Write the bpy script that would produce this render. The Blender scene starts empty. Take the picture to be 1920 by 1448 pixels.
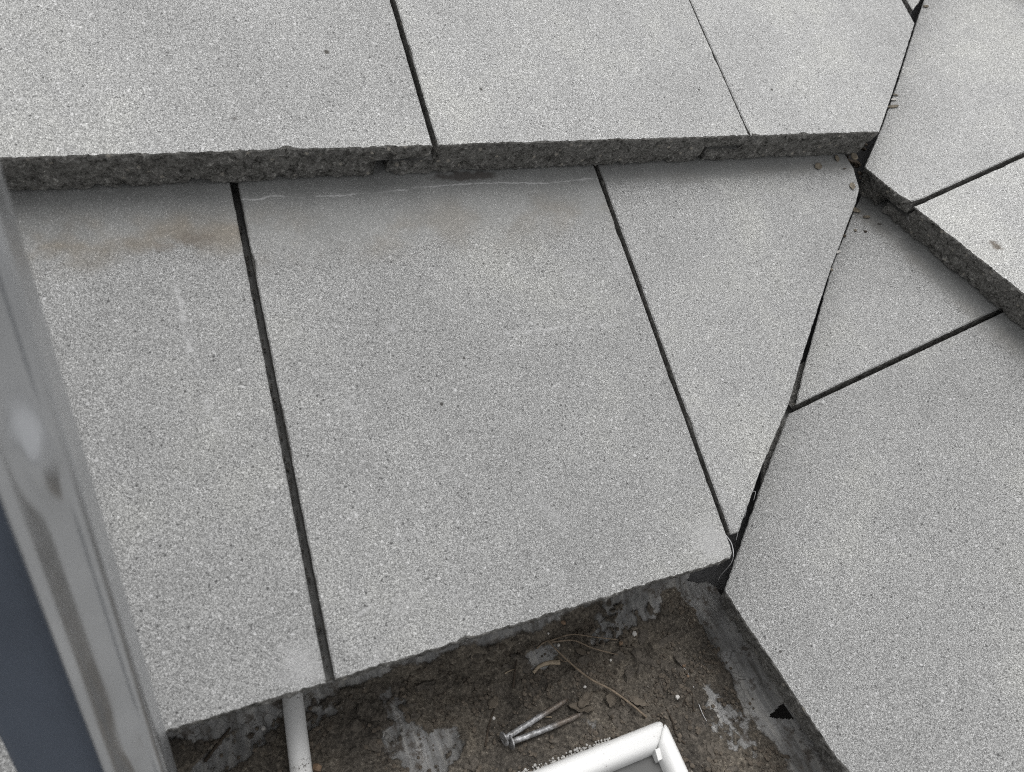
import bpy, bmesh, math, random
from mathutils import Vector, Matrix, noise
from mathutils.geometry import delaunay_2d_cdt
random.seed(7)
S = bpy.context.scene
COL = S.collection
rad = math.radians

# ------------------------------------------------------------------ camera
CR = Matrix(((0.91317193, 0.15434724, -0.37721871),
             (-0.3678786, 0.71054434, -0.5998267),
             (0.17544902, 0.6865156, 0.70563019)))
CP = Vector((-0.03375717, -0.16886154, 0.43492854))
FPX = 1354.298                       # focal length for a 1920 px wide picture
cd = bpy.data.cameras.new('camera')
cam = bpy.data.objects.new('camera', cd)
COL.objects.link(cam)
cam.matrix_world = Matrix.Translation(CP) @ CR.to_4x4()
cd.sensor_width = 36
cd.lens = FPX / 1920 * 36
cd.clip_start = 0.01
cd.clip_end = 200
cd.dof.use_dof = True
cd.dof.focus_distance = 0.62
cd.dof.aperture_fstop = 9.0
S.camera = cam

# ------------------------------------------------------------------ light
SUN_EL, SUN_AZ = rad(70), rad(36)    # azimuth from +Y towards +X
w = bpy.data.worlds.new('World')
S.world = w
w.use_nodes = True
wn = w.node_tree.nodes
wl = w.node_tree.links
bg = wn['Background']
sky = wn.new('ShaderNodeTexSky')
sky.sky_type = 'NISHITA'
sky.sun_disc = False
sky.sun_elevation = SUN_EL
sky.sun_rotation = SUN_AZ
sky.dust_density = 4.0
hs = wn.new('ShaderNodeHueSaturation')
hs.inputs['Saturation'].default_value = 0.04      # cloud cover
wl.new(sky.outputs[0], hs.inputs['Color'])
wl.new(hs.outputs[0], bg.inputs['Color'])
bg.inputs['Strength'].default_value = 0.122
sd = bpy.data.lights.new('sun', 'SUN')
sd.energy = 0.95
sd.angle = rad(55)
sd.color = (1.0, 0.985, 0.965)
sun = bpy.data.objects.new('sun', sd)
COL.objects.link(sun)
sdir = Vector((math.sin(SUN_AZ) * math.cos(SUN_EL), math.cos(SUN_AZ) * math.cos(SUN_EL), math.sin(SUN_EL)))
sun.rotation_euler = sdir.to_track_quat('Z', 'Y').to_euler()
sun.location = (1, 1, 3)
S.view_settings.view_transform = 'Standard'
S.view_settings.look = 'None'
S.view_settings.exposure = 0.43
S.view_settings.gamma = 1.0
S.cycles.use_adaptive_sampling = True
S.cycles.adaptive_threshold = 0.018
S.cycles.use_denoising = False          # keep the fine mineral grain crisp
S.cycles.filter_width = 1.05
S.cycles.max_bounces = 4
S.cycles.diffuse_bounces = 3
S.cycles.glossy_bounces = 2

# ------------------------------------------------------------------ helpers
def tag(o, label=None, cat=None, group=None, kind=None):
    if label: o['label'] = label
    if cat: o['category'] = cat
    if group: o['group'] = group
    if kind: o['kind'] = kind
    return o

def link(name, me, mat=None, parent=None, smooth=False):
    o = bpy.data.objects.new(name, me)
    COL.objects.link(o)
    if mat:
        for m in (mat if isinstance(mat, (list, tuple)) else [mat]):
            me.materials.append(m)
    if parent: o.parent = parent
    if smooth:
        me.polygons.foreach_set('use_smooth', [True] * len(me.polygons))
    return o

def empty(name, mw=None):
    o = bpy.data.objects.new(name, None)
    COL.objects.link(o)
    o.empty_display_size = 0.05
    if mw is not None: o.matrix_world = mw
    return o

def mesh(vs, fs):
    me = bpy.data.meshes.new('m')
    me.from_pydata([tuple(v) for v in vs], [], fs)
    me.update()
    return me

def fbm(p, s, o=4):
    return noise.fractal(Vector(p) * s, 1.0, 2.0, o, noise_basis='PERLIN_ORIGINAL')

def at_z(x, y, z):
    """the point at height z that is seen at pixel (x, y) of the 1920 x 1448 picture"""
    d = CR @ Vector(((x - 960) / FPX, -(y - 724) / FPX, -1))
    return CP + d * ((z - CP.z) / d.z)

class NT:
    """small node builder"""
    def __init__(self, name):
        self.m = bpy.data.materials.new(name)
        self.m.use_nodes = True
        self.n = self.m.node_tree.nodes
        self.l = self.m.node_tree.links
        self.b = self.n['Principled BSDF']
        self.tc = self.n.new('ShaderNodeTexCoord').outputs['Object']
        oi = self.n.new('ShaderNodeObjectInfo')
        mul = self.n.new('ShaderNodeMath'); mul.operation = 'MULTIPLY'; mul.inputs[1].default_value = 17.0
        self.l.new(oi.outputs['Random'], mul.inputs[0])
        ad = self.n.new('ShaderNodeVectorMath'); ad.operation = 'ADD'
        self.l.new(self.tc, ad.inputs[0]); self.l.new(mul.outputs[0], ad.inputs[1])
        vr_ = self.n.new('ShaderNodeVectorRotate'); vr_.rotation_type = 'EULER_XYZ'   # oblique cut through the noise
        vr_.inputs['Rotation'].default_value = (0.62, 0.81, 0.43)
        self.l.new(ad.outputs[0], vr_.inputs['Vector'])
        self.rc = vr_.outputs[0]
        self.xyz = None
        self.cache = {}
        self.rand = oi.outputs['Random']
    def put(self, sock, v):
        if isinstance(v, bpy.types.NodeSocket): self.l.new(v, sock)
        elif v is not None:
            if sock.type == 'RGBA' and not hasattr(v, '__len__'): v = (v, v, v, 1)
            if sock.type == 'RGBA' and len(v) == 3: v = (*v, 1)
            sock.default_value = v
    def noise(self, scale, detail=2, rough=0.5, vec=None, dist=0.0):
        key = ('n', scale, detail, rough, dist)
        if vec is None and key in self.cache: return self.cache[key]
        n = self.n.new('ShaderNodeTexNoise')
        if vec is None: self.cache[key] = n.outputs['Fac']
        self.l.new(vec or self.rc, n.inputs['Vector'])
        n.inputs['Scale'].default_value = scale
        n.inputs['Detail'].default_value = detail
        n.inputs['Roughness'].default_value = rough
        n.inputs['Distortion'].default_value = dist
        return n.outputs['Fac']
    def voro(self, scale, feature='F1', out='Distance', vec=None, rnd=1.0):
        key = ('v', scale, feature, rnd)
        if vec is None and key in self.cache: return self.cache[key].outputs[out]
        n = self.n.new('ShaderNodeTexVoronoi')
        if vec is None: self.cache[key] = n
        n.feature = feature
        self.l.new(vec or self.rc, n.inputs['Vector'])
        n.inputs['Scale'].default_value = scale
        n.inputs['Randomness'].default_value = rnd
        return n.outputs[out]
    def math(self, op, a, b=None, c=None):
        n = self.n.new('ShaderNodeMath'); n.operation = op
        self.put(n.inputs[0], a); self.put(n.inputs[1], b)
        if c is not None: self.put(n.inputs[2], c)
        return n.outputs[0]
    def map(self, v, a, b, c=0.0, d=1.0, smooth=True):
        n = self.n.new('ShaderNodeMapRange')
        n.interpolation_type = 'SMOOTHSTEP' if smooth else 'LINEAR'
        self.put(n.inputs['Value'], v)
        for i, k in enumerate((a, b, c, d)): self.put(n.inputs[1 + i], k)
        return n.outputs['Result']
    def ramp(self, v, stops):
        n = self.n.new('ShaderNodeValToRGB')
        e = n.color_ramp.elements
        while len(e) < len(stops): e.new(0.5)
        for i, (p, c) in enumerate(stops):
            e[i].position = p
            e[i].color = (c, c, c, 1) if not hasattr(c, '__len__') else (*c, 1)
        self.put(n.inputs['Fac'], v)
        return n.outputs['Color']
    def cmix(self, f, a, b, mode='MIX'):
        n = self.n.new('ShaderNodeMix'); n.data_type = 'RGBA'; n.blend_type = mode
        self.put(n.inputs[0], f); self.put(n.inputs[6], a); self.put(n.inputs[7], b)
        return n.outputs[2]
    def sep(self):
        if self.xyz is None:
            n = self.n.new('ShaderNodeSeparateXYZ'); self.l.new(self.tc, n.inputs[0]); self.xyz = n.outputs
        return self.xyz
    def spot(self, x, y, r0, r1, wob=0.6, ns=120, ax=1.0):
        """soft ragged disc in the object's own x, y"""
        s = self.sep()
        dx = self.math('MULTIPLY', self.math('SUBTRACT', s[0], x), ax); dy = self.math('SUBTRACT', s[1], y)
        d = self.math('SQRT', self.math('ADD', self.math('MULTIPLY', dx, dx), self.math('MULTIPLY', dy, dy)))
        nn = self.math('MULTIPLY', self.math('SUBTRACT', self.noise(ns, 3, 0.6), 0.5), wob * r1 * 2)
        return self.map(self.math('ADD', d, nn), r0, r1, 1.0, 0.0)
    def bump(self, h, strength=0.5, dist=0.001, prev=None):
        n = self.n.new('ShaderNodeBump')
        self.put(n.inputs['Strength'], strength)
        n.inputs['Distance'].default_value = dist
        self.put(n.inputs['Height'], h)
        if prev is not None: self.l.new(prev, n.inputs['Normal'])
        return n.outputs[0]
    def done(self, col, rough=0.9, normal=None, metal=0.0, spec=0.3):
        self.put(self.b.inputs['Base Color'], col)
        self.put(self.b.inputs['Roughness'], rough)
        self.put(self.b.inputs['Metallic'], metal)
        self.b.inputs['Specular IOR Level'].default_value = spec
        if normal is not None: self.l.new(normal, self.b.inputs['Normal'])
        return self.m

# ------------------------------------------------------------------ materials
def tile_top(name, edge=0.347, band=0.03, brown=0.5, line=0.0, spots=(), streaks=(), tone=1.0):
    """weathered sanded concrete; sheltered smoother strip just below the next course's edge"""
    t = NT(name)
    s = t.sep()
    g1 = t.noise(1800, 1, 0.7)
    g2 = t.noise(700, 1, 0.7)
    grain = t.math('ADD', t.math('MULTIPLY', g1, 0.75), t.math('MULTIPLY', g2, 0.25))
    base = t.ramp(grain, [(0.33, (0.048, 0.048, 0.048)), (0.44, (0.200, 0.200, 0.199)), (0.50, (0.307, 0.3085, 0.303)), (0.56, (0.420, 0.421, 0.414)), (0.66, (0.74, 0.74, 0.735))])
    # pale and dark single grains
    cw = t.n.new('ShaderNodeSeparateColor'); t.l.new(t.voro(400, out='Color'), cw.inputs[0])
    fw = t.math('MULTIPLY', t.map(cw.outputs[0], 0.93, 0.99), t.map(t.voro(400), 0.22, 0.48, 1.0, 0.0))
    base = t.cmix(t.math('MULTIPLY', fw, 0.7), base, 0.70)
    fd = t.math('MULTIPLY', t.map(cw.outputs[1], 0.955, 0.965), t.map(t.voro(400), 0.2, 0.45, 1.0, 0.0))
    base = t.cmix(t.math('MULTIPLY', fd, 0.8), base, 0.05)
    # slow variation; tone paints brighter sky light onto the upper courses
    v1 = t.noise(7, 2, 0.55); v2 = t.noise(38, 2, 0.6)
    base = t.cmix(1.0, base, t.ramp(t.math('ADD', t.math('MULTIPLY', v1, 0.72), t.math('MULTIPLY', v2, 0.28)),
                  [(0.32, (0.85 * tone, 0.85 * tone, 0.85 * tone)), (0.5, 0.96 * tone), (0.68, (1.10 * tone, 1.10 * tone, 1.07 * tone))]), 'MULTIPLY')
    base = t.cmix(1.0, base, t.ramp(t.rand, [(0.0, 0.95), (1.0, 1.05)]), 'MULTIPLY')
    # rarer larger pale grains
    cg = t.n.new('ShaderNodeSeparateColor'); t.l.new(t.voro(230, out='Color'), cg.inputs[0])
    base = t.cmix(t.math('MULTIPLY', t.map(cg.outputs[0], 0.975, 0.995), t.map(t.voro(230), 0.15, 0.36, 0.65, 0.0)), base, 0.72)
    # fine pale dust scuffs
    sc = t.math('MULTIPLY', t.map(t.noise(16, 3, 0.65, dist=1.2), 0.60, 0.74), 0.35)
    base = t.cmix(sc, base, 0.42)
    # sheltered strip: smooth coating, with overlap shade mixed into its darker colour
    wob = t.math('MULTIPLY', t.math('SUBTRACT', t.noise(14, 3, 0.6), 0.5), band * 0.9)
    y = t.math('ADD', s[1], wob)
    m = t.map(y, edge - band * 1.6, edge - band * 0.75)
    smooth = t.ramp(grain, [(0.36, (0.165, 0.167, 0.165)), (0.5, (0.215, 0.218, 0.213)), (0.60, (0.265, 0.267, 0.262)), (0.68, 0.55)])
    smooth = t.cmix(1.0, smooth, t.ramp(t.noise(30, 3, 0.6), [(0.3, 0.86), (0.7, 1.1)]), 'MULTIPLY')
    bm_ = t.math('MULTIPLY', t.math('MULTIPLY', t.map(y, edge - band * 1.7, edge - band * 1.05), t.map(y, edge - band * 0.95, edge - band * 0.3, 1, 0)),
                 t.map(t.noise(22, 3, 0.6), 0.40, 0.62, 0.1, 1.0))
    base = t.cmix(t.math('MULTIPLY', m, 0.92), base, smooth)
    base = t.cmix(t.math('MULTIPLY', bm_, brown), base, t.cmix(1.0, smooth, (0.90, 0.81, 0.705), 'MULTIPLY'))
    if line:
        ly = t.math('ADD', s[1], t.math('MULTIPLY', t.math('SUBTRACT', t.noise(45, 6, 0.75), 0.5), 0.011))
        ly = t.math('ADD', ly, t.math('MULTIPLY', t.math('SUBTRACT', t.noise(9, 2, 0.5), 0.5), 0.012))
        lm = t.map(t.math('ABSOLUTE', t.math('SUBTRACT', ly, line)), 0.0001, 0.0010, 1, 0)
        lm = t.math('MULTIPLY', lm, t.map(t.noise(30, 3, 0.6), 0.38, 0.52))
        base = t.cmix(t.math('MULTIPLY', lm, 0.75), base, 0.52)
    for (x, yy, r0, r1, colr, k, ns, *ax) in spots:
        base = t.cmix(t.math('MULTIPLY', t.spot(x, yy, r0, r1, 0.9 if ax else 0.6, ns, ax[0] if ax else 1.0), k), base, colr)
    for (x0, y0, x1, y1, wd, k) in streaks:
        # faint chalky scrape along a segment
        L = math.hypot(x1 - x0, y1 - y0); dx, dy = (x1 - x0) / L, (y1 - y0) / L
        ax = t.math('SUBTRACT', s[0], x0); ay = t.math('SUBTRACT', s[1], y0)
        al = t.math('ADD', t.math('MULTIPLY', ax, dx), t.math('MULTIPLY', ay, dy))
        ac = t.math('SUBTRACT', t.math('MULTIPLY', ax, -dy), t.math('MULTIPLY', ay, -dx))
        ac = t.math('ADD', ac, t.math('MULTIPLY', t.math('SUBTRACT', t.noise(40, 3, 0.6), 0.5), wd * 3))
        f = t.math('MULTIPLY', t.map(t.math('ABSOLUTE', ac), 0.0, wd, 1, 0), t.math('MULTIPLY', t.map(al, 0, L * 0.15), t.map(al, L * 0.7, L, 1, 0)))
        f = t.math('MULTIPLY', f, t.map(t.noise(150, 3, 0.7), 0.42, 0.6))
        base = t.cmix(t.math('MULTIPLY', f, k), base, 0.55)
    nrm = t.bump(g1, t.map(m, 0.0, 1.0, 0.55, 0.12), 0.0016)
    return t.done(base, 0.75, nrm, spec=0.5)

def tile_core(name='tile_core'):
    t = NT(name)
    g1 = t.noise(520, 3, 0.75); g2 = t.noise(150, 3, 0.65)
    g = t.math('ADD', t.math('MULTIPLY', g1, 0.6), t.math('MULTIPLY', g2, 0.4))
    c = t.ramp(g, [(0.36, (0.03, 0.029, 0.026)), (0.46, (0.150, 0.147, 0.138)), (0.56, (0.225, 0.22, 0.21)), (0.67, (0.52, 0.51, 0.48))])
    cw = t.n.new('ShaderNodeSeparateColor'); t.l.new(t.voro(210, out='Color'), cw.inputs[0])
    f = t.math('MULTIPLY', t.map(cw.outputs[0], 0.90, 0.93), t.map(t.voro(210), 0.2, 0.45, 1, 0))
    c = t.cmix(t.math('MULTIPLY', f, 0.75), c, (0.46, 0.43, 0.38))
    hole = t.map(t.noise(110, 3, 0.6), 0.30, 0.38, 1, 0)
    c = t.cmix(t.math('MULTIPLY', hole, 0.6), c, (0.02, 0.019, 0.017))
    b = t.bump(g, 0.9, 0.004)
    return t.done(c, 0.95, b, spec=0.2)

def simple(name, col, rough=0.6, var=0.15, scale=60, bump=0.2, bdist=0.001, metal=0.0, spec=0.4, detail=4):
    t = NT(name)
    n = t.noise(scale, detail, 0.65)
    c = t.cmix(1.0, col, t.ramp(n, [(0.25, 1 - var), (0.5, 1.0), (0.75, 1 + var)]), 'MULTIPLY')
    return t.done(c, rough, t.bump(n, bump, bdist), metal, spec)

M_core = tile_core()
M_lap = simple('tile_lap_cement', (0.20, 0.20, 0.195), 0.9, 0.35, 120, 0.4)
M_deck = simple('underlay_felt', (0.03, 0.03, 0.032), 0.8)
M_board = simple('dark_timber', (0.025, 0.022, 0.02), 0.9)
M_valley = simple('valley_metal', (0.06, 0.06, 0.062), 0.6, 0.4, 90, 0.3)

# ------------------------------------------------------------------ ground and house walls (out of view)
GZ = -3.0
g = link('ground', mesh([(-60, -60, GZ), (60, -60, GZ), (60, 60, GZ), (-60, 60, GZ)], [(0, 1, 2, 3)]),
         simple('yard_concrete', (0.27, 0.27, 0.265), 0.9, 0.25, 3))
tag(g, kind='structure')
def box_mesh(x0, x1, y0, y1, z0, z1):
    v = [(x, y, z) for z in (z0, z1) for y in (y0, y1) for x in (x0, x1)]
    return mesh(v, [(0, 2, 3, 1), (4, 5, 7, 6), (0, 1, 5, 4), (2, 6, 7, 3), (0, 4, 6, 2), (1, 3, 7, 5)])
M_render = simple('wall_render', (0.35, 0.34, 0.32), 0.95, 0.12, 40)
o = link('wall', box_mesh(-1.6, 0.42, 0.08, 0.30, GZ, -0.17), M_render)
tag(o, 'rendered house wall below the left eave', 'wall')
o = link('wall', box_mesh(0.42, 0.64, -1.3, 0.30, GZ, -0.19), M_render)
tag(o, 'rendered house wall below the right eave', 'wall')

# ------------------------------------------------------------------ roof slopes
Q = rad(22.6603)
ANG = rad(0.3888)
TH = 0.03422                        # step between courses = tile thickness
D2 = -0.168032
E1 = Vector((1, 0, 0)); U1 = Vector((0, math.cos(Q), math.sin(Q))); N1 = E1.cross(U1)
E2 = Vector((math.sin(ANG), -math.cos(ANG), 0))
U2 = Vector((math.cos(ANG) * math.cos(Q), math.sin(ANG) * math.cos(Q), math.sin(Q))); N2 = E2.cross(U2)
def frame(E, U, N, o):
    return Matrix(((E.x, U.x, N.x, o.x), (E.y, U.y, N.y, o.y), (E.z, U.z, N.z, o.z), (0, 0, 0, 1)))
FL = frame(E1, U1, N1, Vector((0, 0, 0)))
FR = frame(E2, U2, N2, N2 * D2)
def on(plane, e, u, h=0.0):
    F = FL if plane[0] == 'L' else FR
    return F @ Vector((e, u, h + (int(plane[1]) - 1) * TH))
def at_plane(x, y, plane, h=0.0):
    """where the pixel's ray meets a course's top surface, raised by h"""
    F = FL if plane[0] == 'L' else FR
    n = F.to_3x3() @ Vector((0, 0, 1)); p0 = on(plane, 0, 0, h)
    d = CR @ Vector(((x - 960) / FPX, -(y - 724) / FPX, -1))
    return CP + d * ((p0 - CP).dot(n) / d.dot(n))

slope_l = empty('roof_slope', FL)
tag(slope_l, 'left roof slope of flat grey concrete tiles, running up from the dirty gutter', 'roof')
slope_r = empty('roof_slope', FR)
tag(slope_r, 'right roof slope of flat grey concrete tiles, across the dark valley gap', 'roof')

SH_L, SH_R = -0.035, -0.0415        # side lap: lower half of a tile is shifted to its left
SPACE = {'F': 0.0022, 'V': 0.003, 'L': 0.0035, 'R': 0.0035, 'B': 0.03}
def ss(a, b, x):
    t = min(1.0, max(0.0, (x - a) / (b - a))); return t * t * (3 - 2 * t)
def tile_mesh(poly, kinds, seed, notch=None, chips=()):
    """poly: CCW (x, y) corners, kinds[i] is the edge poly[i] -> poly[i+1]:
       F broken front, V saw cut at the valley, L / R side joints, B hidden back"""
    n = len(poly)
    shift = []
    for i in range(n):
        a, b = kinds[i - 1], kinds[i]
        shift.append(SH_L if 'L' in (a, b) else SH_R if 'R' in (a, b) else 0.0)
    P = []                           # x, y, normal, kind, shift of the upper ring, of the lower ring, depth of the ledge
    for i in range(n):
        a = Vector(poly[i]); b = Vector(poly[(i + 1) % n])
        s0, s1 = shift[i], shift[(i + 1) % n]
        F = kinds[i] == 'F'
        xl, xr = a.x, b.x
        if F and s0 == SH_L: a = Vector((a.x + SH_L, a.y))
        d = b - a
        k = max(1, int(d.length / SPACE[kinds[i]]))
        nx, ny = d.y / d.length, -d.x / d.length
        for j in range(k):
            f = j / k
            q = a + d * f
            mx, my = nx, ny
            if j == 0:
                pd = Vector(poly[i]) - Vector(poly[i - 1])
                mx, my = nx + pd.y / pd.length, ny - pd.x / pd.length
                l = math.hypot(mx, my); mx, my = mx / l, my / l
            su, sl, ld = 0.0, s0 * (1 - f) + s1 * f, 0.48
            if F:
                su = max(0.0, xl - q.x); sl = 0.0
                if s1 == SH_R: sl = min(0.0, xr + SH_R - q.x)
                if s0 == SH_L: ld += 0.12 * (1 - ss(0.0, 0.03, q.x - xl))
                if s1 == SH_R: ld -= 0.10 * ss(-0.07, -0.045, q.x - xr)
            elif kinds[i] == 'L': ld = 0.60
            elif kinds[i] == 'R': ld = 0.38
            P.append((q.x, q.y, mx, my, kinds[i], su, sl, ld))
    AMP = {'F': 0.0015, 'V': 0.0003, 'L': 0.00016, 'R': 0.00016, 'B': 0.0}
    rings = [(0.0, -0.0009), (0.0010, 0.0)]
    for f in (0.10, 0.16, 0.22, 0.28, 0.35): rings.append((f * TH, 0.0))
    rings.append((0.42 * TH, -0.0012))
    up = len(rings)
    rings.append((0.55 * TH, -0.0012))
    for f in (0.64, 0.70, 0.76, 0.82, 0.88, 0.94): rings.append((f * TH, 0.0))
    rings.append((0.985 * TH, -0.0014))
    vs, fs, mi = [], [], []
    m = len(P)
    off = Vector((seed * 3.17, seed * 1.31, seed * 2.3))
    for ri, (dep, ins) in enumerate(rings):
        low = ri >= up
        for (x, y, nx, ny, k, su, sl, ld) in P:
            if up - 1 <= ri <= up: dep = ld * TH + (0.0001 if low else -0.0001)
            xx = x + (sl if low else su)
            q = Vector((xx, y, -dep)) + off
            a = AMP[k]
            d = ins if not (k == 'F' and up - 1 <= ri <= up) else -0.0004
            dz = 0.0
            if k == 'F' and su > 0.001 and 0 <= ri - up <= 2: d -= (0.0085, 0.0040, 0.0012)[ri - up]   # rounded tongue
            if k != 'B':
                if k == 'F' and ri <= 1: a *= 0.28
                d += a * 1.3 * fbm(q, 160, 4) + a * 0.9 * fbm(q, 420, 2)
            if k == 'F':
                h = noise.noise(q * 95)
                if h > 0.26 and ri > 1: d -= (h - 0.26) * 0.011          # blow holes
                d += 0.0005 * fbm(q, 22, 3)
                if ri <= 1:                                    # chipped arris
                    c = noise.noise(Vector((xx * 55, seed, 0.3)))
                    if c > 0.36: d -= (c - 0.36) * 0.007 * (1.0 if ri == 0 else 0.5)
                    d -= 0.0007 * max(0.0, noise.noise(Vector((xx * 150, seed, 2.3)))) 
                    d -= 0.0014 * abs(noise.noise(Vector((xx * 330, seed, 1.3))))
                if ri >= len(rings) - 2:                       # ragged lower arris
                    c = fbm(Vector((xx, seed, 0.1)), 26, 4)
                    dz = max(0.0, c) * 0.0055 * (1 if ri == len(rings) - 1 else 0.6)
            elif k in 'LR' and ri <= 1:
                c = noise.noise(Vector((y * 48, seed * 2.1, 0.7)))
                if c > 0.38: d -= (c - 0.38) * 0.004
                d -= 0.0004 * abs(noise.noise(Vector((y * 300, seed, 1.9))))
            for (cx, cy, cr, cdp) in chips:
                if ri <= 4 and k != 'B':
                    dd = math.hypot(x - cx, y - cy)
                    if dd < cr: d -= cdp * (1 - dd / cr) * (1 - ri / 5)
            vs.append((xx + nx * d, y + ny * d, -dep + dz))
    R = len(rings)
    def cap(base, step, flip, mat):
        ring = [Vector(vs[base + i][:2]) for i in range(m)]
        z = sum(vs[base + i][2] for i in range(m)) / m
        xs_ = [p.x for p in ring]; ys_ = [p.y for p in ring]
        def inside(x, y):
            ok = False
            for i in range(n):
                a, b = poly[i], poly[i - 1]
                if (a[1] > y) != (b[1] > y) and x < (b[0] - a[0]) * (y - a[1]) / (b[1] - a[1]) + a[0]: ok = not ok
            return ok
        def clear(x, y):
            for i in range(n):
                a = Vector(poly[i - 1]); d = Vector(poly[i]) - a
                f = max(0.0, min(1.0, (Vector((x, y)) - a).dot(d) / d.length_squared))
                if (a + d * f - Vector((x, y))).length < 0.006: return False
            return True
        pts = list(ring)
        y = min(ys_) + step * 0.5; row = 0
        while y < max(ys_):
            x = min(xs_) + step * (0.5 if row % 2 else 1.0)
            while x < max(xs_):
                sx = x - (SH_L if flip else 0.0) * 1.0
                if inside(sx, y) and clear(sx, y): pts.append(Vector((x, y)))
                x += step
            y += step; row += 1
        ov, oe, of, orv, ore, orf = delaunay_2d_cdt(pts, [], [list(range(m))], 1, 1e-7)
        mp = []
        for k, p in enumerate(ov):
            if orv[k] and orv[k][0] < m: mp.append(base + orv[k][0])
            else: mp.append(len(vs)); vs.append((p.x, p.y, z))
        for q in of:
            q = [mp[a] for a in q]
            fs.append(list(reversed(q)) if flip else q); mi.append(mat)
    cap(0, 0.014, False, 0)
    for r in range(R - 1):
        for i in range(m):
            j = (i + 1) % m
            fs.append((r * m + j, r * m + i, (r + 1) * m + i, (r + 1) * m + j))
            lap = r == up - 1 and (P[i][4] == 'L' or (P[i][4] == 'F' and P[i][5] > 0))
            mi.append(2 if lap else 0 if (r == 0 and P[i][4] != 'F') else 1)
    cap((R - 1) * m, 0.03, True, 1)
    me = mesh(vs, fs)
    me.polygons.foreach_set('material_index', mi)
    return me

SEED = [1]
def add_tile(slope, course, e0, u0, poly, kinds, top, label=None, tilt=(0, 0, 0), dz=0.0, chips=()):
    """poly in slope coordinates; the tile's own origin is (e0, u0) on its course"""
    SEED[0] += 1
    loc = [(x - e0, y - u0) for x, y in poly]
    ch = [(cx - e0, cy - u0, r, d) for (cx, cy, r, d) in chips]
    me = tile_mesh(loc, kinds, SEED[0], chips=ch)
    o = link('roof_tile', me, [top, M_core, M_lap], slope)
    o.location = (e0, u0, (course - 1) * TH + dz)
    o.rotation_euler = [rad(a) for a in tilt]
    if label: tag(o, label)
    return o
def rect(slope, course, a, b, u0, top, label=None, length=0.42, **k):
    return add_tile(slope, course, a, u0, [(a, u0), (b, u0), (b, u0 + length), (a, u0 + length)], 'FRBL', top, label, **k)

MUD, DARK = (0.13, 0.11, 0.09), (0.045, 0.042, 0.038)
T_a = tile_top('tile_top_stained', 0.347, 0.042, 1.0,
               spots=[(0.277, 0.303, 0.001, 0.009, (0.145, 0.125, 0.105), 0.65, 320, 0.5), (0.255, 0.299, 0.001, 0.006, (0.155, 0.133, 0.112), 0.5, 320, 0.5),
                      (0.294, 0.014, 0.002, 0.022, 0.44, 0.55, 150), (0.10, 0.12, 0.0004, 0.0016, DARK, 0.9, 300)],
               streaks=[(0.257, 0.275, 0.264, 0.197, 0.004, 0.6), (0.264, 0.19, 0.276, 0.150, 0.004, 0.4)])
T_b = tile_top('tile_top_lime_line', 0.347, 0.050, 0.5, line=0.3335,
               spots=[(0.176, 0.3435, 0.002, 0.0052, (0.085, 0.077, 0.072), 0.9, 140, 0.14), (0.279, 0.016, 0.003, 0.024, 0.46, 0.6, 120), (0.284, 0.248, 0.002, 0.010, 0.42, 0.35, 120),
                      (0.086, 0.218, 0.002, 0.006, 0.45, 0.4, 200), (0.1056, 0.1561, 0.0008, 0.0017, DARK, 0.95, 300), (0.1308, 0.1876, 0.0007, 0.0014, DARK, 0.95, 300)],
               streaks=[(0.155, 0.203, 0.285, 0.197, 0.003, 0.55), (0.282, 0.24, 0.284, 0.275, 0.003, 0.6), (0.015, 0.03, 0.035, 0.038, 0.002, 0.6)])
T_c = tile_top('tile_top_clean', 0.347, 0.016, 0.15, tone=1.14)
T_up = tile_top('tile_top_upper', 0.347, 0.025, 0.4, tone=1.34, spots=[(0.263, 0.053, 0.0006, 0.0018, DARK, 0.9, 300), (0.0495, 0.053, 0.0007, 0.0020, DARK, 0.9, 300)])  # upper course lightened in its colour for brighter light
T_r1 = tile_top('tile_top_right', 0.3625, 0.022, 0.22, streaks=[(0.032, 0.135, 0.042, 0.105, 0.003, 0.5)], spots=[(0.1724, 0.0126, 0.0006, 0.0018, DARK, 0.9, 300)], tone=1.05)
T_r1t = tile_top('tile_top_right_small', 0.3625, 0.018, 0.25, tone=1.2)  # paler colour to offset the shade under the overhanging course
T_r2 = tile_top('tile_top_right_upper', 0.36, 0.025, 0.3, tone=1.45)
T_r2m = tile_top('tile_top_mud_spot', 0.36, 0.025, 0.3,
                 spots=[(0.081, 0.0236, 0.0015, 0.0058, (0.13, 0.105, 0.08), 0.85, 200, 0.6)], tone=1.45)
T_l2s = tile_top('tile_top_with_pock', 0.347, 0.025, 0.4,
                 spots=[(0.2352, 0.0878, 0.0012, 0.0028, (0.06, 0.055, 0.045), 0.95, 300), (0.1606, 0.028, 0.0006, 0.0022, (0.12, 0.115, 0.11), 0.9, 300)], tone=1.32)

def vl(u): return 0.6092 + 0.957 * (u - 0.346)       # left slope's valley cut, e at u
def vr(u): return -0.314 - 0.862 * (u - 0.636)       # right slope's upper valley cut

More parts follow.
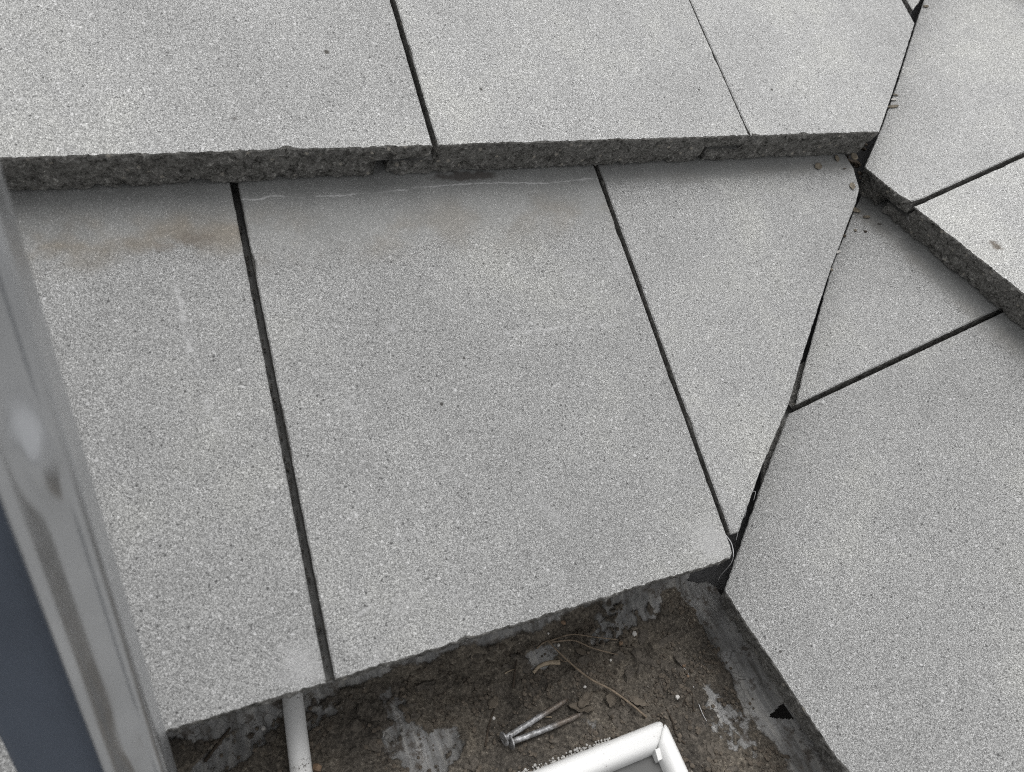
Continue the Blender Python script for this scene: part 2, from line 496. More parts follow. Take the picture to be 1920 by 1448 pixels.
# lower left course
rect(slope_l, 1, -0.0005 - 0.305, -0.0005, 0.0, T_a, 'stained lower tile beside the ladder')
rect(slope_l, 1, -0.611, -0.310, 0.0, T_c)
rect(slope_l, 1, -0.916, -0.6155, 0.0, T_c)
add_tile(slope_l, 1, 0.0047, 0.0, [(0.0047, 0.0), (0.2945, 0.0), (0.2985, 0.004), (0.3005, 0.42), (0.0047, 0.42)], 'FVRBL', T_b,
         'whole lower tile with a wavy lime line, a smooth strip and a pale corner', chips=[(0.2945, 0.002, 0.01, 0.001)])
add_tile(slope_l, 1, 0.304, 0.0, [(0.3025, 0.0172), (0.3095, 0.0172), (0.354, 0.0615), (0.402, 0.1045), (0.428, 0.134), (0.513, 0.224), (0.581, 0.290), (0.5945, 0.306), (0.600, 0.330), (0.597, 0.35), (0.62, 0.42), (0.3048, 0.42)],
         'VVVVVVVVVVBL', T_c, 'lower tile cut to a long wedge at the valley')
# second left course
UL2 = 0.3468
rect(slope_l, 2, -0.453, -0.157, UL2, T_up)
rect(slope_l, 2, -0.754, -0.458, UL2, T_up)
rect(slope_l, 2, -0.1525, 0.1445, UL2, T_l2s, 'upper left tile with a dark pock in its face')
rect(slope_l, 2, 0.1490, 0.4468, UL2, T_up, 'upper tile between the wide and the hairline joint')
add_tile(slope_l, 2, 0.4482, UL2, [(0.4482, UL2), (vl(UL2), UL2), (0.6742, 0.413), (0.7490, 0.4925), (0.7490, 0.509), (0.7490, UL2 + 0.42), (0.4482, UL2 + 0.42)],
         'FVVVRBL', T_up, 'upper tile cut off along the valley', chips=[(0.449, UL2, 0.012, 0.002)])
add_tile(slope_l, 2, 0.7555, UL2, [(0.7585, 0.5125), (0.784, 0.531), (vl(0.65), 0.65), (vl(UL2 + 0.42), UL2 + 0.42), (0.7555, UL2 + 0.42)], 'VVVBL', T_up,
         'small triangular tile end at the top of the valley')
# third left course (above the frame)
UL3 = 0.694
for a in (-0.605, -0.305, -0.0005, 0.304, 0.609):
    rect(slope_l, 3, a, a + 0.297, UL3, T_up)
add_tile(slope_l, 3, 0.912, UL3, [(0.912, UL3), (vl(UL3), UL3), (vl(UL3 + 0.35), UL3 + 0.35), (0.912, UL3 + 0.35)], 'FVBL', T_up)
# lower right course
UR1 = 0.2665
def eave(e): return UR1 + 0.036 * (e - 0.005)
add_tile(slope_r, 1, -0.1105, UR1, [(0.005, eave(0.005)), (0.193, eave(0.193)), (0.193, UR1 + 0.435), (-0.1105, UR1 + 0.435), (-0.1105, 0.4045), (-0.065, 0.3485)],
         'FRBLVV', T_r1, 'large lower tile on the right slope, cut along the valley')
rect(slope_r, 1, 0.198, 0.495, eave(0.2), T_r1)
rect(slope_r, 1, 0.500, 0.800, eave(0.2), T_r1)
add_tile(slope_r, 1, -0.410, UR1, [(-0.1155, 0.4150), (-0.1155, UR1 + 0.435), (-0.36, UR1 + 0.435), (-0.290, 0.607), (-0.238, 0.543), (-0.150, 0.450)],
         'RBVVVV', T_r1t, 'triangular lower tile on the right slope, under the overhanging edge')
# second right course
UR2 = 0.630
add_tile(slope_r, 2, -0.5445, UR2, [(-0.3125, UR2), (-0.2445, UR2), (-0.2445, UR2 + 0.42), (vr(UR2 + 0.42), UR2 + 0.42), (-0.5300, 0.884), (-0.4900, 0.838), (-0.4140, 0.753), (-0.3565, 0.686)],
         'FRBVVVVV', T_r2, 'upper tile on the right slope whose pointed end overhangs the valley', chips=[(-0.2445, UR2, 0.014, 0.004)])
rect(slope_r, 2, -0.2390, 0.058, UR2, T_r2m, 'upper right tile with a small mud spot')
rect(slope_r, 2, 0.0630, 0.360, UR2, T_r2)
rect(slope_r, 2, 0.365, 0.662, UR2, T_r2)
# third right course (outside the frame)
UR3 = 0.992
for a in (-0.410, -0.1085, 0.193, 0.494):
    rect(slope_r, 3, a, a + 0.297, UR3, T_r2)
add_tile(slope_r, 3, -0.711, UR3, [(vr(UR3), UR3), (-0.4145, UR3), (-0.4145, UR3 + 0.35), (vr(UR3 + 0.35), UR3 + 0.35)], 'FRBV', T_r2)

# felt under the tiles
def quad(pts, parent, name, mat):
    return link(name, mesh(pts, [(0, 1, 2, 3)]), mat, parent)
def felt(slope, a, b, u0, u1, name='underlay'):
    k = TH / 0.347
    pts = [(a(u0), u0, -0.062 + (u0) * k * 0.98 - (UR1 * k if slope is slope_r else 0)), (b(u0), u0, -0.062 + u0 * k * 0.98 - (UR1 * k if slope is slope_r else 0)),
           (b(u1), u1, -0.062 + u1 * k * 0.98 - (UR1 * k if slope is slope_r else 0)), (a(u1), u1, -0.062 + u1 * k * 0.98 - (UR1 * k if slope is slope_r else 0))]
    return quad(pts, slope, name, M_deck)
felt(slope_l, lambda u: -0.92, lambda u: vl(u) + 0.02, 0.03, 1.05)
felt(slope_r, lambda u: 0.01 - 0.866 * (u - UR1) - 0.03, lambda u: 0.80, UR1 + 0.03, UR1 + 1.05)

# valley flashing below the gap: a shallow V along the valley line
vA = on('L1', 0.300, 0.010, -0.130); vB = on('L3', 0.607 + 0.957 * (1.05 - 0.346), 1.05, -0.130)
side = Vector((1, -1, 0)).normalized() * 0.07
vs = []
for f in [i / 40 for i in range(41)]:
    c = vA.lerp(vB, f)
    for k, s in enumerate((-1, -0.5, -0.12, 0, 0.12, 0.5, 1)):
        vs.append(c + side * s + Vector((0, 0, (abs(s) * 0.018 if abs(s) > 0.2 else 0.004 - abs(s) * 0.01) + 0.0008 * fbm((f * 3, s, 0), 4))))
fs = [(i * 7 + j, i * 7 + j + 1, i * 7 + j + 8, i * 7 + j + 7) for i in range(40) for j in range(6)]
o = link('valley_flashing', mesh(vs, fs), M_valley, smooth=True)
tag(o, 'dark grey metal flashing deep inside the valley gap between the two slopes', 'flashing')

# ------------------------------------------------------------------ box gutter: lining with dirt on it
FZ = -0.112
EX = on('R1', 0.05, eave(0.05)).x                   # right eave runs along -Y near this x
PATCH = []                                          # bare patches of lining (centre x, y, radii, angle, strength)
def patch(px, py, rx, ry, ang=0.0, k=1.0):
    p = at_z(px, py, FZ); PATCH.append((p.x, p.y, rx, ry, math.cos(ang), math.sin(ang), k))
patch(455, 1400, 0.030, 0.006, 0.30, 1.0)
patch(740, 1320, 0.006, 0.010, 0.2, 0.9)
patch(755, 1385, 0.010, 0.008, 0.2, 1.0)
patch(810, 1418, 0.016, 0.010, 0.3, 1.0)
patch(600, 1340, 0.012, 0.008, 0.3, 0.7)
patch(1010, 1238, 0.012, 0.006, 0.3, 0.8)
patch(1155, 1165, 0.020, 0.010, 0.35, 1.1)
patch(1210, 1140, 0.012, 0.010, 0.5, 0.8)
patch(1370, 1370, 0.013, 0.018, 0.2, 0.62)
patch(1345, 1320, 0.006, 0.012, 0.2, 0.5)
def toe_l(x):                                       # where the left upstand starts
    return 0.021 + 0.004 * fbm((x, 0.2, 0.0), 14, 3)
def toe_r(y):
    return EX - 0.012 + 0.004 * fbm((0.3, y, 0.0), 12, 3)
def ss(a, b, x):
    t = min(1.0, max(0.0, (x - a) / (b - a))); return t * t * (3 - 2 * t)
def floor_at(x, y):
    """height and dirt cover of the gutter at x, y"""
    base = FZ + 0.0030 * fbm((x, y, 0.4), 16, 3)
    tl = toe_l(x); tr = toe_r(y)
    ul = max(0.0, y - tl); ur = max(0.0, x - tr)
    up = 0.0
    if ul > 0: up = max(up, 0.9 * ul * ul / 0.020 if ul < 0.020 else 0.018 + (ul - 0.020) * 1.7)
    if ur > 0: up = max(up, 0.55 * ur * ur / 0.02 if ur < 0.02 else 0.011 + (ur - 0.02) * 0.62)
    d = 0.74 + 0.45 * fbm((x + 3, y, 0.1), 26, 5)
    for (cx, cy, rx, ry, c, s, k) in PATCH:
        dx, dy = x - cx, y - cy
        a, b = (dx * c + dy * s) / rx, (-dx * s + dy * c) / ry
        q = a * a + b * b
        if q < 4: d -= k * 1.25 * max(0.0, 1 - q / 3.2) * (0.75 + 0.9 * fbm((x, y, 5.0), 150, 4))
    d -= 0.62 * ss(0.006, 0.018, ul) + 0.80 * ss(0.004, 0.016, ur)
    cover = ss(0.08, 0.58, d)
    crumb = fbm((x, y, 2.0), 120, 4)
    lump = max(0.0, fbm((x, y, 7.0), 48, 3))
    z = base + up + cover * (0.0018 + 0.0016 * crumb + 0.0062 * lump + 0.0007 * fbm((x, y, 9.0), 420, 2))
    return z, cover

HOLE = [at_z(px, py, -0.0945) for px, py in ((1449, 1337), (1468, 1318), (1480, 1334), (1489, 1350), (1476, 1346), (1462, 1342))]
def in_hole(x, y):
    r = False
    for i in range(len(HOLE)):
        a, b = HOLE[i], HOLE[i - 1]
        if (a.y > y) != (b.y > y) and x < (b.x - a.x) * (y - a.y) / (b.y - a.y) + a.x: r = not r
    return r
def open_end(p):
    """the lining stops short of the corner: the valley drains through here"""
    v = CR.transposed() @ (p - CP)
    x, y = 960 + FPX * v.x / -v.z, 724 - FPX * v.y / -v.z
    poly = ((1288, 1090), (1300, 1060), (1385, 1020), (1368, 1090), (1352, 1122), (1343, 1104), (1326, 1092), (1308, 1096))
    q = False
    for i in range(len(poly)):
        a, b = poly[i], poly[i - 1]
        if (a[1] > y) != (b[1] > y) and x < (b[0] - a[0]) * (y - a[1]) / (b[1] - a[1]) + a[0]: q = not q
    return q
def lin(a, b, step):
    n = max(1, round((b - a) / step)); return [a + (b - a) * i / n for i in range(n)]
xs = lin(-0.90, -0.10, 0.02) + lin(-0.10, 0.36, 0.00105) + [0.36]
ys = lin(-0.34, -0.13, 0.012) + lin(-0.13, 0.056, 0.00105) + [0.056]
vs, cov, idx = [], [], {}
for iy, y in enumerate(ys):
    for ix, x in enumerate(xs):
        if x < -0.078 and y < -0.05: continue          # the gutter is cut back where the ladder passes
        z, c = floor_at(x, y)
        idx[ix, iy] = len(vs); vs.append((x, y, z)); cov.append(c)
fs = []
for iy in range(len(ys) - 1):
    for ix in range(len(xs) - 1):
        q = [(ix, iy), (ix + 1, iy), (ix + 1, iy + 1), (ix, iy + 1)]
        if all(k in idx for k in q):
            if xs[ix] > 0.25 and open_end(Vector(vs[idx[ix, iy]])): continue
            if xs[ix] > 0.29 and in_hole(xs[ix] + 0.0005, ys[iy] + 0.0005): continue
            fs.append([idx[k] for k in q])
me = mesh(vs, fs)
at = me.attributes.new('dirt', 'FLOAT', 'POINT')
at.data.foreach_set('value', cov)

t = NT('gutter_lining_and_dirt')
an = t.n.new('ShaderNodeAttribute'); an.attribute_name = 'dirt'
dm = t.math('ADD', an.outputs['Fac'], t.math('MULTIPLY', t.math('SUBTRACT', t.noise(300, 5, 0.78), 0.5), 1.7))
dm = t.map(dm, 0.22, 0.70)
n1 = t.noise(60, 5, 0.65); n2 = t.noise(420, 4, 0.7); n3 = t.noise(17, 3, 0.5)
soil = t.ramp(n2, [(0.32, (0.034, 0.030, 0.026)), (0.46, (0.088, 0.077, 0.065)), (0.58, (0.126, 0.111, 0.094)), (0.72, (0.27, 0.24, 0.205))])
soil = t.cmix(1.0, soil, t.ramp(n1, [(0.3, (0.62, 0.62, 0.62)), (0.5, 0.96), (0.68, (1.28, 1.27, 1.24))]), 'MULTIPLY')
soil = t.cmix(1.0, soil, t.ramp(n3, [(0.36, (0.66, 0.67, 0.68)), (0.64, (1.36, 1.35, 1.30))]), 'MULTIPLY')
lin_c = t.ramp(t.noise(45, 5, 0.65), [(0.3, (0.14, 0.138, 0.134)), (0.5, (0.25, 0.249, 0.246)), (0.7, (0.36, 0.36, 0.36))])
crk = t.math('MULTIPLY', t.map(t.voro(150, 'DISTANCE_TO_EDGE', 'Distance'), 0.0, 0.05, 1, 0), t.map(t.noise(25, 3, 0.5), 0.5, 0.62))
vm = t.n.new('ShaderNodeVectorMath'); vm.operation = 'MULTIPLY'; t.l.new(t.tc, vm.inputs[0]); vm.inputs[1].default_value = (170, 16, 60)
stk = t.noise(1.0, 4, 0.65, vec=vm.outputs[0])
lin_c = t.cmix(1.0, lin_c, t.ramp(stk, [(0.32, (0.55, 0.53, 0.50)), (0.5, 1.0), (0.66, (1.45, 1.42, 1.36))]), 'MULTIPLY')
lin_c = t.cmix(t.math('MULTIPLY', crk, 0.7), lin_c, (0.03, 0.027, 0.023))
lin_c = t.cmix(t.math('MULTIPLY', t.map(t.noise(90, 5, 0.7), 0.50, 0.64), 0.85), lin_c, (0.075, 0.062, 0.05))
col = t.cmix(dm, lin_c, soil)
hb = t.math('ADD', t.math('MULTIPLY', n2, 1.0), t.math('MULTIPLY', dm, 0.5))
nb = t.bump(hb, 0.7, 0.0016)
M_gut = t.done(col, t.map(dm, 0, 1, 0.62, 0.95), nb, spec=0.3)

gutter = empty('box_gutter', Matrix.Translation((0.1, -0.1, FZ)))
tag(gutter, 'shallow box gutter lined with grey membrane and caked with brown dirt', 'gutter')
GI = Matrix.Translation((-0.1, 0.1, -FZ))
me.transform(GI)
o = link('lining', me, M_gut, gutter, smooth=True)
tag(o, 'grey lining membrane under brown dirt, torn at the right upstand')
b = box_mesh(-0.075, 0.40, -0.34, 0.07, FZ - 0.055, FZ - 0.030); b.transform(GI)
link('gutter_board', b, M_board, gutter)
b = box_mesh(-0.90, -0.0755, -0.045, 0.07, FZ - 0.055, FZ - 0.030); b.transform(GI)
link('gutter_board', b, M_board, gutter)

# loose crumbs of soil and grit
def blob(c, r, sd, sq=0.7, seg=5, rg=3):
    vs = [c + Vector((0, 0, r * sq))]
    fs = []
    for i in range(1, rg):
        th = math.pi * i / rg
        for j in range(seg):
            ph = 2 * math.pi * (j + 0.5 * (i % 2)) / seg
            k = r * (1 + 0.45 * noise.noise(Vector((sd * 1.7 + j * 2.1, i * 1.9, sd))))
            vs.append(c + Vector((math.sin(th) * math.cos(ph) * k, math.sin(th) * math.sin(ph) * k, math.cos(th) * k * sq)))
    vs.append(c - Vector((0, 0, r * sq)))
    for j in range(seg):
        fs.append((0, 1 + j, 1 + (j + 1) % seg))
        for i in range(rg - 2):
            a = 1 + i * seg
            fs.append((a + j, a + seg + j, a + seg + (j + 1) % seg, a + (j + 1) % seg))
        a = 1 + (rg - 2) * seg
        fs.append((len(vs) - 1, a + (j + 1) % seg, a + j))
    return vs, fs
def scatter(name, count, rmin, rmax, mat, thresh, seed):
    rnd = random.Random(seed)
    V, Fc = [], []
    n = 0; tries = 0
    while n < count and tries < count * 6:
        tries += 1
        x = rnd.uniform(-0.09, 0.32); y = rnd.uniform(-0.125, 0.03)
        if fbm((x, y, 11.0), 40, 3) < thresh + rnd.uniform(-0.25, 0.25): continue
        z, c = floor_at(x, y)
        if c < 0.35 and rnd.random() > 0.12: continue
        r = rmin + (rmax - rmin) * rnd.random() ** 3
        v, f = blob(Vector((x, y, z + r * 0.25)), r, rnd.random() * 50)
        k = len(V); V += v; Fc += [tuple(a + k for a in q) for q in f]
        n += 1
    me = mesh(V, Fc); me.transform(GI)
    return tag(link(name, me, mat, gutter), kind='stuff')
M_soil = simple('soil_clod', (0.105, 0.088, 0.070), 0.95, 0.75, 180, 0.6, 0.001)
M_grit = simple('stone_grit', (0.20, 0.18, 0.155), 0.9, 0.8, 130, 0.3)
scatter('soil_crumbs', 5600, 0.0003, 0.0023, M_soil, 0.08, 3)
def clods(count, seed):
    rnd = random.Random(seed); V, Fc = [], []
    for i in range(count):
        x = rnd.uniform(-0.08, 0.31); y = rnd.uniform(-0.115, 0.03)
        if fbm((x, y, 21.0), 22, 2) < rnd.uniform(-0.1, 0.35): continue
        z, c = floor_at(x, y)
        if c < 0.6: continue
        r_ = rnd.uniform(0.0018, 0.0052)
        v, f = blob(Vector((0, 0, 0)), r_, i * 2.7, 0.42, 9, 6)
        a = rnd.uniform(0.6, 1.0); th = rnd.uniform(0, 6.28)
        out = []
        for p in v:
            p = Vector((p.x * a, p.y / a, p.z)) * (1 + 0.35 * fbm(p + Vector((i, 0, 0)), 420, 3))
            out.append(Vector((x + p.x * math.cos(th) - p.y * math.sin(th), y + p.x * math.sin(th) + p.y * math.cos(th), z + p.z - r_ * 0.06)))
        k = len(V); V += out; Fc += [tuple(b + k for b in q) for q in f]
    me = mesh(V, Fc); me.transform(GI)
    tag(link('soil_clods', me, M_clod, gutter), kind='stuff')
M_clod = simple('mud_clod', (0.105, 0.092, 0.077), 0.95, 0.6, 260, 0.8, 0.0016)
clods(520, 8)
scatter('grit_grains', 420, 0.0003, 0.0011, M_grit, 0.0, 4)

# ------------------------------------------------------------------ swept shapes
def tube(pts, radii, seg=10, cap=True, flat=1.0):
    vs, fs = [], []
    n = len(pts)
    up = Vector((0, 0, 1))
    for i, p in enumerate(pts):
        d = (pts[min(i + 1, n - 1)] - pts[max(i - 1, 0)]).normalized()
        if abs(d.dot(up)) > 0.95: up = Vector((1, 0, 0))
        s = d.cross(up).normalized(); u = s.cross(d)
        for j in range(seg):
            a = 2 * math.pi * j / seg
            vs.append(p + s * math.cos(a) * radii[i] + u * math.sin(a) * radii[i] * flat)
    for i in range(n - 1):
        for j in range(seg):
            k = (j + 1) % seg
            fs.append((i * seg + j, i * seg + k, (i + 1) * seg + k, (i + 1) * seg + j))
    if cap:
        fs.append(list(reversed(range(seg)))); fs.append([(n - 1) * seg + j for j in range(seg)])
    return vs, fs
def curve(ctrl, n=24):
    """Catmull-Rom through ctrl"""
    c = [ctrl[0]] + list(ctrl) + [ctrl[-1]]
    out = []
    for i in range(1, len(c) - 2):
        for k in range(n):
            t_ = k / n
            a, b, d, e = c[i - 1], c[i], c[i + 1], c[i + 2]
            out.append(0.5 * ((2 * b) + (d - a) * t_ + (2 * a - 5 * b + 4 * d - e) * t_ ** 2 + (3 * b - a - 3 * d + e) * t_ ** 3))
    out.append(ctrl[-1]); return out
def origin_to(o, p):
    """move a mesh's origin to p without moving the mesh"""
    o.data.transform(Matrix.Translation(-Vector(p))); o.location = p
    return o

# ------------------------------------------------------------------ white pipe
t = NT('white_pvc_muddy')
s_ = t.sep()
mud = t.math('MULTIPLY', t.map(t.noise(420, 4, 0.75), 0.56, 0.62), t.map(t.noise(60, 2, 0.5), 0.45, 0.56))
grey_end = t.map(s_[1], -0.012, -0.002, 0.0, 0.12)  # greyer towards the end under the tile
pc = t.cmix(grey_end, (0.84, 0.84, 0.83), (0.46, 0.45, 0.44))
pc = t.cmix(t.math('MULTIPLY', t.map(t.noise(35, 4, 0.6), 0.55, 0.75), 0.25), pc, (0.45, 0.42, 0.38))
pc = t.cmix(mud, pc, (0.06, 0.048, 0.036))
M_pipe = t.done(pc, 0.35, spec=0.5)
pr = 0.0071
pa = at_z(547, 1296, FZ + 0.012); pb = at_z(565, 1448, FZ + 0.010)
dirp = (pb - pa).normalized()
pts = [pa - dirp * 0.06, pa, pa.lerp(pb, 0.5), pb, pb + dirp * 0.05, pb + dirp * 0.16]
v, f = tube(pts, [pr] * len(pts), 28)
o = link('drain_pipe', mesh(v, f), M_pipe, smooth=True)
origin_to(o, pa)
tag(o, 'white plastic pipe coming out from under the tile edge, specked with mud', 'pipe')

# ------------------------------------------------------------------ white plastic frame corner
t = NT('white_upvc')
fc = t.cmix(t.math('MULTIPLY', t.map(t.noise(55, 5, 0.7), 0.56, 0.72), 0.30), (0.82, 0.82, 0.81), (0.50, 0.47, 0.42))
fc = t.cmix(t.math('MULTIPLY', t.map(t.noise(330, 4, 0.75), 0.60, 0.66), t.map(t.noise(38, 2, 0.5), 0.54, 0.64)), fc, (0.12, 0.10, 0.08))
M_white = t.done(fc, 0.34, spec=0.5)
M_panel = simple('grey_panel', (0.075, 0.075, 0.073), 0.5, 0.15, 40)
M_seal = simple('white_sealant', (0.46, 0.45, 0.43), 0.7, 0.4, 300, 0.8, 0.002)
TZ = FZ + 0.016                                        # top of the frame
c_out = at_z(1249, 1342, TZ)                           # outer corner
d1 = (at_z(985, 1441, TZ) - at_z(1190, 1360, TZ)); d1.z = 0; d1.normalize()
d2 = (at_z(1291, 1448, TZ) - at_z(1262, 1385, TZ)); d2.z = 0; d2.normalize()
fr = empty('plastic_surround', Matrix.Translation((c_out.x, c_out.y, FZ)))
tag(fr, 'white plastic frame corner with rounded bars and an open mitre, lying in the gutter', 'frame')
FI = Matrix.Translation((-c_out.x, -c_out.y, -FZ))
BH = 0.018
def bar(a, d, inn, length, mit0, name, wid, rr):
    """bar with a rounded section running from corner a along d; inn points to the inside"""
    prof = []
    for k in range(9):                                  # outer rounded shoulder
        an_ = math.pi / 2 * k / 8
        prof.append((0.0075 - 0.0075 * math.cos(an_), BH - 0.011 + 0.011 * math.sin(an_)))
    prof = [(0.0, -0.004)] + prof
    for k in range(7):
        an_ = math.pi / 2 * k / 6
        prof.append((wid - 0.006 + 0.006 * math.sin(an_), BH - 0.009 + 0.009 * math.cos(an_)))
    prof.append((wid + 0.001, -0.004))
    n = len(prof)
    vs = []
    for (st) in (0, 1, 2, 3):
        for (w_, h_) in prof:
            cut = w_ * mit0 + (rr * (1 - w_ / (rr * 1.15)) ** 2 if w_ < rr * 1.15 else 0.0)
            s0 = {0: cut + 0.0001, 1: cut + 0.003, 2: length * 0.5, 3: length}[st]
            drop = 0.0012 if st == 0 else 0
            vs.append(a + d * s0 + inn * w_ + Vector((0, 0, FZ - a.z + h_ - (drop if h_ > 0.01 else 0))))
    fs = [(i * n + j, i * n + j + 1, (i + 1) * n + j + 1, (i + 1) * n + j) for i in range(3) for j in range(n - 1)]
    fs += [list(reversed(range(n))), [3 * n + j for j in range(n)]]
    me = mesh(vs, fs)
    bm = bmesh.new(); bm.from_mesh(me); bmesh.ops.recalc_face_normals(bm, faces=bm.faces); bm.to_mesh(me); bm.free()
    me.transform(FI)
    o = link(name, me, M_white, fr)
    me.polygons.foreach_set('use_smooth', [len(p.vertices) == 4 for p in me.polygons])
    return o
in1 = d2 - d1 * d1.dot(d2); in1.normalize()
in2 = d1 - d2 * d1.dot(d2); in2.normalize()
ang = d1.angle(d2)
mit = 1 / math.tan(ang / 2)
bar(c_out, d1, in1, 0.26, mit, 'frame_bar', 0.0190, 0.006)
bar(c_out, d2, in2, 0.15, mit, 'frame_bar', 0.0165, 0.006)
pz = FZ + 0.0065
P = [c_out + d1 * 0.012 + d2 * 0.012, c_out + d1 * 0.25 + d2 * 0.012, c_out + d1 * 0.25 + d2 * 0.145, c_out + d1 * 0.012 + d2 * 0.145]
me = mesh([Vector((p.x, p.y, pz)) for p in P], [(0, 1, 2, 3)]); me.transform(FI)
link('infill_panel', me, M_panel, fr)
# small white clip in the inner corner
ic = Vector((0, 0, 0)) + c_out + (d1 * (0.0165 / math.sin(ang)) + d2 * (0.0190 / math.sin(ang)))
vs = []
for (a, b_) in ((-0.001, -0.001), (0.0028, -0.001), (0.0028, 0.006), (-0.001, 0.006)):
    for h in (0.006, BH - 0.003):
        vs.append(Vector((ic.x, ic.y, FZ)) + d1 * a + d2 * b_ + Vector((0, 0, h - b_ * 0.4)))
fs = [(0, 2, 3, 1), (2, 4, 5, 3), (4, 6, 7, 5), (6, 0, 1, 7), (1, 3, 5, 7)]
me = mesh(vs, fs); me.transform(FI)
link('corner_clip', me, M_white, fr)
# crumbly sealant along the outer edge
V, Fc = [], []
rnd = random.Random(5)
for i in range(420):
    s_0 = 0.045 + 0.16 * rnd.random()
    if 0.3 < noise.noise(Vector((s_0 * 90, 0, 0))): continue
    p = c_out + d1 * s_0 - in1 * (0.0001 + 0.0036 * rnd.random() ** 2.5)
    r = rnd.uniform(0.0004, 0.0013)
    v, f = blob(Vector((p.x, p.y, FZ + 0.0035 + 0.003 * rnd.random())), r, i * 1.3)
    k = len(V); V += v; Fc += [tuple(a + k for a in q) for q in f]
me = mesh(V, Fc); me.transform(FI)
tag(link('sealant_crumbs', me, M_seal, fr), kind='stuff')

# ------------------------------------------------------------------ two nails
t = NT('galvanised_nail')
nn = t.noise(320, 4, 0.7)
nc = t.ramp(nn, [(0.35, (0.16, 0.155, 0.15)), (0.5, (0.34, 0.34, 0.345)), (0.65, (0.62, 0.62, 0.63))])
s_ = t.sep()
rs = t.math('MULTIPLY', t.map(t.math('ADD', s_[0], t.math('MULTIPLY', t.noise(80, 3), 0.012)), 0.034, 0.046), 0.75)
nc = t.cmix(rs, nc, (0.12, 0.085, 0.055))
M_nail = t.done(nc, 0.5, t.bump(nn, 0.4, 0.0006), 0.55, 0.5)
def nail(x0, y0, x1, y1, label, lift, bend=0.0):
    z0, _ = floor_at(*at_z(x0, y0, FZ + 0.004).xy); z1, _ = floor_at(*at_z(x1, y1, FZ + 0.003).xy)
    a = at_z(x0, y0, z0 + 0.0045 + lift); b_ = at_z(x1, y1, z1 + 0.0022 + lift)
    d = (b_ - a); L = d.length; d.normalize()
    s = d.cross(Vector((0, 0, 1))).normalized(); u = s.cross(d)
    mw = Matrix(((d.x, s.x, u.x, a.x), (d.y, s.y, u.y, a.y), (d.z, s.z, u.z, a.z), (0, 0, 0, 1)))
    e = empty('nail', mw)
    tag(e, label, 'nail', 'pair of loose nails in the gutter')
    r = 0.00215
    pts = [Vector((0.0008 + (L - 0.0008) * k / 16, bend * math.sin(k / 16 * math.pi), 0)) for k in range(17)]
    rr = [r * (1 + 0.05 * noise.noise(Vector((k * 1.7, x0, 0)))) for k in range(17)]
    rr[-1] = r * 0.25; rr[-2] = r * 0.8
    v, f = tube(pts, rr, 12)
    link('shank', mesh(v, f), M_nail, e, smooth=True)
    hp = [Vector((k, 0, 0)) for k in (-0.0006, -0.0004, 0.0006, 0.0009)]
    v, f = tube(hp, [0.0046, 0.0051, 0.0051, 0.0030], 22)
    link('head', mesh(v, f), M_nail, e)
nail(945, 1386, 1066, 1310, 'straight upper nail of the two lying beside the white frame', 0.0012)
nail(958, 1392, 1092, 1338, 'lower nail of the two, rustier towards its point, next to the white frame', 0.0008, 0.0006)

# ------------------------------------------------------------------ twigs, leaf scraps, husks
M_stem = simple('dry_stem', (0.215, 0.170, 0.125), 0.85, 0.5, 160, 0.4)
M_dark = simple('dark_twig', (0.055, 0.042, 0.031), 0.9, 0.5, 160, 0.4)
M_bark = simple('pale_bark', (0.34, 0.28, 0.205), 0.85, 0.4, 220, 0.7, 0.002)
M_leaf = simple('brown_leaf', (0.125, 0.105, 0.082), 0.8, 0.45, 170, 0.5)
M_husk = simple('tan_husk', (0.20, 0.172, 0.132), 0.75, 0.55, 260, 0.4)
M_chip = simple('white_stone', (0.58, 0.56, 0.53), 0.6, 0.15, 300, 0.3)
M_brch = simple('brown_stone', (0.22, 0.15, 0.10), 0.8, 0.4, 300, 0.3)
M_thread = simple('plastic_thread', (0.55, 0.55, 0.56), 0.35, 0.2, 100, 0.1)
def ground_pt(px, py, lift=0.0):
    z = FZ + 0.002
    for _ in range(4):
        p = at_z(px, py, z); z, _c = floor_at(p.x, p.y); z += lift
    return at_z(px, py, z)
def stem(px, r0, r1, label, mat, name='twig', cat='twig', lift=0.001, flat=1.0, group=None, mid=0.0):
    ctrl = []
    for i, (x, y) in enumerate(px):
        f = i / (len(px) - 1)
        ctrl.append(ground_pt(x, y, lift + mid * math.sin(f * math.pi)))
    pts = curve(ctrl, 8); n = len(pts)
    v, f = tube(pts, [(r0 + (r1 - r0) * i / (n - 1)) * (1 + 0.16 * noise.noise(Vector((i * 0.9, px[0][0], 0)))) for i in range(n)], 7, flat=flat)
    o = link(name, mesh(v, f), mat, smooth=True)
    origin_to(o, pts[0])
    return tag(o, label, cat, group)
stem([(1026, 1200), (1060, 1235), (1105, 1272), (1145, 1293), (1185, 1322), (1212, 1345)], 0.0007, 0.0009, 'long thin brown stem slanting down towards the white frame corner', M_stem, lift=0.0025, mid=0.004)
stem([(1028, 1203), (1070, 1190), (1110, 1194), (1158, 1200)], 0.0007, 0.0004, 'upper of two arched brown stalks near the left upstand', M_stem, lift=0.002, mid=0.004)
stem([(1030, 1205), (1075, 1201), (1110, 1215), (1158, 1228)], 0.0008, 0.0005, 'lower of two arched brown stalks near the left upstand', M_stem, lift=0.002, mid=0.004)
stem([(1006, 1216), (1018, 1206), (1030, 1200)], 0.0009, 0.0006, 'short blunt brown stalk at the fork of the arched stalks', M_stem)
stem([(962, 1290), (966, 1255), (972, 1222)], 0.0010, 0.0005, 'dark upright twig below the cracked lining', M_dark, mid=0.002)
stem([(910, 1400), (917, 1360), (930, 1320)], 0.0009, 0.0005, 'dark thin twig left of the nails', M_dark)
